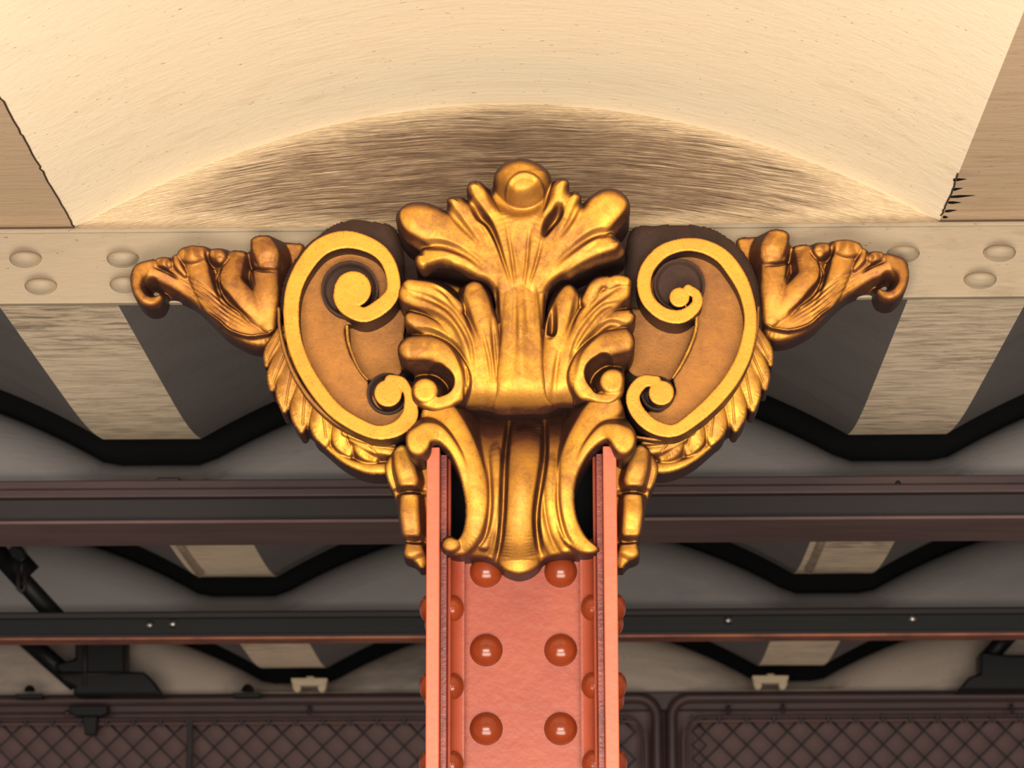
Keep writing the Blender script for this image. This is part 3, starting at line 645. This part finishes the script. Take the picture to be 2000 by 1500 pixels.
for g in ([(996,812,8,-12),(992,840,9,-24),(986,900,9,-26),(982,1000,9,-24),(976,1060,9,-18),(968,1090,8,-14)],[(1062,812,8,-12),(1064,840,9,-24),(1062,900,9,-26),(1048,1000,9,-24),(1052,1060,9,-18),(1060,1086,8,-14)],
          [(955,900,6,-8),(958,980,7,-10),(948,1040,8,-10),(925,1075,8,-8)],[(1092,900,5,-8),(1090,980,6,-10),(1102,1040,7,-9),(1120,1070,7,-7)]): R.add(g)
R.blur(4); R.build('collar', M_GOLD, cap, (CY, CH+6), 62, 6, 9)

# --- stacked husks outside the flanges
for right in (False, True):
    fx = (lambda x: 2036-x) if right else (lambda x: x)
    R = Relief(min(fx(742), fx(845)), 860, max(fx(742), fx(845)), 1105, 1.5, 112)
    mp = lambda pts: [(fx(p[0]),)+tuple(p[1:]) for p in pts]
    R.poly(mp([(838,862),(790,862),(764,880),(750,905),(755,935),(768,960),(776,1000),(782,1040),(790,1055),(786,1082),(806,1093),(838,1099)]))
    R.lobe(mp([(768,885,16,124),(758,915,14,126),(764,945,8,122)]), .7)
    R.lobe(mp([(783,880,15,146),(790,910,21,152),(797,935,22,150)]), .6, False, 3, .35)
    R.lobe(mp([(800,975,20,150),(800,1005,21,154),(803,1035,20,150)]), .6, False, 3, .4)
    R.lobe(mp([(806,1058,18,138),(808,1080,22,142),(812,1092,22,132)]), .6, False, 3, .3)
    R.add(mp([(770,958,10,-14),(800,957,10,-20),(835,957,8,-14)])); R.add(mp([(785,1052,8,-14),(812,1054,9,-20),(835,1054,8,-14)]))
    R.blur(1); R.build('side_husk', M_GOLD, cap, 145, 40, 7, 9)

# ------------------------------------------------------------------ steel column
colm = empty('steel_column', (U(1020,1200,-.06).x, -.06, 0.0), 'salmon painted riveted steel column with two flanges under the gilded capital', 'column')
YF = -185*SC; YB = .075; YW = -.045
def px_at(px, Y): return U(px, 1200, Y).x
ztop = zat(872, YF)
f = {}
for s_, a, b in ((0, 832, 858), (1, 1180, 1207)):
    x0, x1 = px_at(a, YF), px_at(b, YF)
    MB().box(x0, x1, YF, YB, 0, ztop).build('flange', M_SALMONF, colm, False, .0015)
    inn = x1 if s_ == 0 else x0; sg = 1 if s_ == 0 else -1
    MB().box(min(inn, inn+sg*13.5*SC), max(inn, inn+sg*13.5*SC), YF+.022, YB-.02, 0, ztop-.005).build('inner_plate', M_REDIN, colm, False, .0012)
    i2 = inn+sg*13.5*SC
    MB().box(min(i2, i2+sg*7*SC), max(i2, i2+sg*7*SC), YF+.034, YW, 0, ztop-.005).build('angle_leg', M_SALMON, colm, False, .002)
    i3 = i2+sg*7*SC
    # rounded fillet down to the web
    V = []; 
    mbf = MB(); pr = []
    for k in range(9):
        th = math.pi/2*k/8; pr.append((i3+sg*26*SC*(1-math.cos(th)), YW-.016-26*SC*(1-math.sin(th))))
    pr2 = [(i3, YW)] + pr + [(i3+sg*26*SC, YW)]
    n = len(pr2); mbf.add([(x, y, 0) for x, y in pr2]+[(x, y, zat(1060, YW)) for x, y in pr2], [tuple(range(n)), tuple(range(2*n-1, n-1, -1))]+[(i, i+n, (i+1)%n+n, (i+1)%n) for i in range(n)])
    mbf.build('angle_fillet', M_SALMON, colm)
    f[s_] = (x0, x1, i3, sg)
xa, xb = f[0][2], f[1][2]
MB().box(xa, xb, YW, YW+.012, 0, zat(1060, YW)).build('web', M_SALMON, colm)
rvs = {}
def rivet(kind, p, axis, r, h):
    if kind not in rvs: rvs[kind] = MB().dome(p, axis, r, h, 24, 8, .0012).build('rivet', M_RIVET, colm, True); rvs[kind+'o'] = wloc(rvs[kind])-Vector(p)
    else: copy_to(rvs[kind], colm, Vector(p)+rvs[kind+'o'])
yy = 1118
rows = [1113, 1267, 1421, 1575, 1729]
for py in rows:
    for px in (949, 1095): rivet('web', U(px, py, YW-.012) + Vector((0, .012, 0)), (0,-1,0), 32*SC, 25*SC)
rows2 = [1186, 1338, 1490, 1642]
for py in rows2:
    for s_, (x0, x1, i3, sg) in f.items():
        for Yr in (YF+.052,):
            z = zat(py+2, Yr)
            rivet('in%d' % s_, (i3-sg*.001, Yr, z), (sg,0,0), 27*SC, 25*SC)
            outx = x0 if s_ == 0 else x1
            rivet('out%d' % s_, (outx+sg*.001, Yr, z), (-sg,0,0), 27*SC, 17*SC)
        rivet('outb%d' % s_, ((x0 if s_ == 0 else x1)+sg*.001, YB-.03, z-.002), (-sg,0,0), 26*SC, 15*SC)

# ------------------------------------------------------------------ back girders
Y1 = bay-.03
g1 = empty('brown_girder', (0, Y1, zat(1012, Y1)), 'wide dark brown girder crossing just behind the column, highest of the dark beams', 'girder')
MB().box(XA, XB, Y1-.012, Y1+.03, zat(953, Y1), zat(936, Y1)).build('top_lip', M_BROWN, g1, False, .002)
MB().box(XA, XB, Y1-.02, Y1+.03, zat(971, Y1), zat(953, Y1)-.0005).build('middle_lip', M_BROWN, g1, False, .003)
MB().box(XA, XB, Y1, Y1+.03, zat(1011, Y1), zat(971, Y1)-.0005).build('web', M_BROWND, g1)
MB().box(XA, XB, Y1-.02, Y1+.2, zat(1018, Y1-.02), zat(1011, Y1-.02)).build('bottom_flange', M_FLG, g1, False, .002)
hx = U(330, 932, Y1)
MB().box(hx.x-.02, hx.x+.02, Y1-.01, Y1+.02, zat(937,Y1), zat(930,Y1)).build('top_cleat', M_BROWND, g1, False, .003)
h2 = U(1754, 944, Y1-.013); MB().dome(h2, (0,-1,0), 6*SC*1.3, 3*SC).build('screw_head', M_BLACK, g1, True)

Y2 = 2*bay-.06
g2 = empty('bolted_rail', (0, Y2, zat(1247, Y2)), 'thin black rail with silver bolts and a copper coloured lower edge', 'rail')
MB().box(XA, XB, Y2-.012, Y2+.04, zat(1205, Y2), zat(1192, Y2)).build('top_lip', M_BROWND, g2, False, .004)
MB().box(XA, XB, Y2, Y2+.04, zat(1236, Y2), zat(1205, Y2)-.0004).build('web', M_BLACK, g2)
MB().box(XA, XB, Y2-.01, Y2+.06, zat(1242, Y2), zat(1236, Y2)-.0004).build('lower_lip', M_BROWND, g2, False, .001)
MB().box(XA, XB, Y2-.014, Y2+.06, zat(1247, Y2), zat(1242, Y2)-.0004).build('lower_edge', M_COPPER, g2, False, .001)
bs = None
for px, py in ((293,1221),(338,1219),(1422,1212),(1782,1209)):
    p = U(px, py, Y2)
    if bs is None: bs = MB().dome(p, (0,-1,0), .0105, .009, 12, 4, .003).build('bolt', M_STEEL, g2, True); bo = wloc(bs)-p
    else: copy_to(bs, g2, p+bo)

# strut with clamp in front of the middle bay wall
def at(px, py, Y): return U(px, py, Y)
Ys = Y2+.075
st = empty('pipe_strut', at(60, 1130, Ys), 'black slanting pipe strut with a clamp at the left edge above the bolted rail', 'strut')
MB().tube([at(-60,1020,Ys), at(125,1222,Ys)], .026, 12).build('pipe', M_BLACK, st, True)
MB().tube([at(20,1088,Ys-.005), at(58,1128,Ys-.005)], .034, 12).build('clamp_collar', M_BLACK, st, True)
MB().prism([(at(a,b,Ys).x, at(a,b,Ys).z) for a, b in ((22,1082),(34,1075),(38,1069),(42,1076),(52,1080),(57,1098),(48,1106),(30,1096))], Ys-.05, Ys-.01).build('clamp_bolt', M_BLACK, st, False, .003)
MB().tube([at(36,1100,Ys-.04), at(36,1150,Ys-.04), at(42,1156,Ys-.04), at(48,1150,Ys-.04), at(48,1105,Ys-.04)], .005, 8).build('clamp_hook', M_BROWND, st, True)
s2 = MB().tube([at(-30,1150,Ys+.01), at(32,1205,Ys+.01)], .02, 10).build('short_pipe', M_BLACK, None, True); tag(s2, 'short black pipe in the left corner under the clamped strut', 'pipe')

# ------------------------------------------------------------------ fence
Y3 = 3*bay-.06
def fence(xA, xB, y_top, label, corner_left, corner_right):
    e = empty('chain_link_fence', U((xA+xB)/2, 1500, Y3), label, 'fence')
    z0 = zat(1500, Y3)-.5
    def loop(ix, it, r, Yo):
        zt = zat(y_top+it, Y3); x0 = U(xA+ix, 1400, Y3).x; x1 = U(xB-ix, 1400, Y3).x
        c = .05; pts = [Vector((x0, Yo, z0))]
        for k in range(7): th = math.pi/2*k/6; pts.append(Vector((x0+c*(1-math.cos(th)), Yo, zt-c*(1-math.sin(th)))))
        for k in range(7): th = math.pi/2*(1-k/6); pts.append(Vector((x1-c*(1-math.cos(th)), Yo, zt-c*(1-math.sin(th)))))
        pts.append(Vector((x1, Yo, z0))); return pts
    MB().tube(loop(0, 0, 0, Y3), .0115*1.3, 10).build('frame', M_BROWN, e, True)
    MB().tube(loop(28, 38, 0, Y3-.004), .0045, 8).build('tension_rod', M_BROWN, e, True)
    MB().tube(loop(22, 46, 0, Y3-.002), .0035, 8).build('inner_rod', M_PLUM, e, True)
    # woven wires: each wire one zigzag
    pitch = abs(U(1053, 1420, Y3).x-U(1000, 1420, Y3).x); x = U(xA+40, 1420, Y3).x; xe = U(xB-30, 1420, Y3).x
    zt = zat(y_top+40, Y3); n = 0; src = None
    N = int((zt-z0)/(pitch*.5))
    while x < xe:
        if src is None:
            pts = []
            for k in range(min(N, 9)+1):
                pts.append(Vector((x+(pitch*.5 if k % 2 else 0), Y3+(.003 if k % 2 else -.003), zt-k*pitch*.5)))
            src = MB().tube(pts, .0036, 6).build('wire', M_WIRE, e, True); off = wloc(src)-Vector((x, 0, 0))
            fp = [Vector((x+(0 if k % 2 else pitch*.5), Y3+(-.003 if k % 2 else .003), zt-k*pitch*.5)) for k in range(min(N, 9)+1)]
            flip = MB().tube(fp, .0036, 6).build('wire', M_WIRE, e, True); foff = wloc(flip)-Vector((x, 0, 0)); 
            knot = MB().box(x-.004, x+.004, Y3-.011, Y3+.004, zt-.014, zt+.008).build('wire_tie', M_WIRE, e, False, .002); ko = wloc(knot)-Vector((x,0,0))
        else:
            copy_to(src, e, off+Vector((x,0,0))); copy_to(flip, e, foff+Vector((x-pitch*.5,0,0))); copy_to(knot, e, ko+Vector((x,0,0)))
        x += pitch
    return e
fl = fence(-200, 1283, 1364, 'long plum brown chain link fence panel behind the column and to its left', False, True)
MB().box(U(366,1420,Y3).x, U(377,1420,Y3).x, Y3-.008, Y3+.008, zat(1500,Y3)-.4, zat(1400,Y3)).build('stile', M_BROWND, fl, False, .002)
fr = fence(1312, 2250, 1364, 'chain link fence panel with rounded frame corner to the right of the column', True, False)
fb = MB().box(XA, XB, Y3+.03, Y3+.06, zat(1385,Y3), zat(1350,Y3)).build('fence_header', M_BROWN, None, False, .003); tag(fb, 'long flat brown header bar along the top of the chain link fence', 'beam')
wl = MB().box(XA, XB, Y3+.1, Y3+.14, 0, zat(1352, Y3+.1)).build('wall_rear', M_PLUM); tag(wl, kind='structure')
for px, py in ((1423,1385),(1530,1382),(1976,1382),(604,1386)):
    p = U(px, py, Y3-.02)
    b = MB().tube([p+Vector((0,0,-.008)), p+Vector((0,0,.01))], .004, 8).dome(p+Vector((0,0,-.008)), (0,-1,0), .007, .005, 10, 3).build('eye_bolt', M_BROWND, fr if px > 1300 else fl, True)

# cream clamps over the fence
for k, (px, py, lab) in enumerate(((605,1338,'small cream metal bracket on the fence top left of the column'), (1504,1333,'small cream metal bracket on the fence top right of the column'))):
    Yk = Y3-.06
    P = lambda a, b: (U(px+a, py+b, Yk).x, U(px+a, py+b, Yk).z)
    e = empty('ceiling_bracket', U(px, py+16, Yk), lab, 'bracket')
    MB().prism([P(-36,-12),(P(36,-12)),(P(34,-2)),(P(26,3)),(P(-26,3)),(P(-34,-2))], Yk-.02, Yk+.02).build('plate', M_CLAMP, e, False, .003)
    for sgn in (-1, 1):
        MB().prism([P(sgn*34,-2),P(sgn*18,-2),P(sgn*16,8),P(sgn*20,15),P(sgn*28,15),P(sgn*32,8)], Yk-.016, Yk+.016).build('foot', M_CLAMP, e, False, .003)
    MB().tube([U(px-6,py-13,Yk-.01), U(px+8,py-13,Yk-.01)], .006, 8).build('pin', M_CLAMP, e, True)

# dark fixtures above the fence
Yq = Y3-.14
def PP(L, Y): return [(U(a, b, Y).x, U(a, b, Y).z) for a, b in L]
e = empty('fixture_box', U(190, 1358, Yq), 'black boxy fixture on a slanting pipe at lower left above the fence', 'fixture')
MB().prism(PP([(150,1240),(246,1240),(247,1318),(120,1318),(108,1300),(150,1290)], Yq), Yq-.03, Yq+.07).build('housing', M_BLACK, e, False, .006)
MB().prism(PP([(110,1316),(285,1316),(300,1330),(322,1360),(146,1360),(150,1345),(128,1335)], Yq), Yq-.04, Yq+.06).build('base', M_BLACK, e, False, .006)
MB().tube([U(30,1230,Yq), U(150,1335,Yq)], .024, 12).build('support_pipe', M_BLACK, e, True)
MB().tube([U(166,1240,Yq-.04), U(166,1340,Yq-.04)], .006, 8).build('rod', M_BROWND, e, True)
MB().tube([U(118,1318,Yq-.045), U(232,1316,Yq-.045)], .004, 8).build('ridge_trim', M_BROWND, e, True)
Yh = Y3-.04
e = empty('latch_block', U(178, 1436, Yh), 'small dark latch block hanging over the fence rod at lower left', 'latch')
MB().prism(PP([(138,1380),(212,1380),(212,1394),(196,1400),(150,1400),(138,1394)], Yh), Yh-.02, Yh+.02).build('top_plate', M_BLACK, e, False, .003)
MB().prism(PP([(162,1400),(192,1400),(189,1436),(167,1436)], Yh), Yh-.015, Yh+.015).build('block', M_BLACK, e, False, .003)
MB().dome(U(131,1393,Yh-.01), (0,-1,0), .009, .007, 10, 3).build('knob', M_BROWN, e, True)
e = empty('dark_housing', U(1960, 1350, Yq), 'black housing with a raised pipe arm at the right edge above the fence', 'fixture')
MB().prism(PP([(1912,1275),(1965,1282),(2080,1282),(2080,1350),(1868,1350),(1890,1325),(1912,1318)], Yq), Yq-.03, Yq+.07).build('housing', M_BLACK, e, False, .006)
MB().tube([U(1985,1225,Yq), U(1925,1290,Yq)], .022, 12).build('pipe_arm', M_BLACK, e, True)
for px, r, lab in ((58, 12, 'small black dome on the fence header at far left'), (484, 14, 'small black dome on the fence header left of the cream bracket')):
    e = empty('dome_cap', U(px, 1352, Yq+.03), lab, 'fitting')
    MB().dome(U(px, 1350, Yq+.03), (0,0,1), r*SC*1.9, r*SC*2.1, 16, 6).build('dome', M_BLACK, e, True)
    MB().box(U(px-30,1350,Yq).x, U(px+24,1350,Yq).x, Yq+.01, Yq+.05, zat(1358,Yq), zat(1349,Yq)).build('base', M_BLACK, e, False, .003)

# ground, far below the frame
fl_ = MB().box(-9, 9, -12, 7, -.05, 0).build('floor', M_PAVE); tag(fl_, kind='structure')
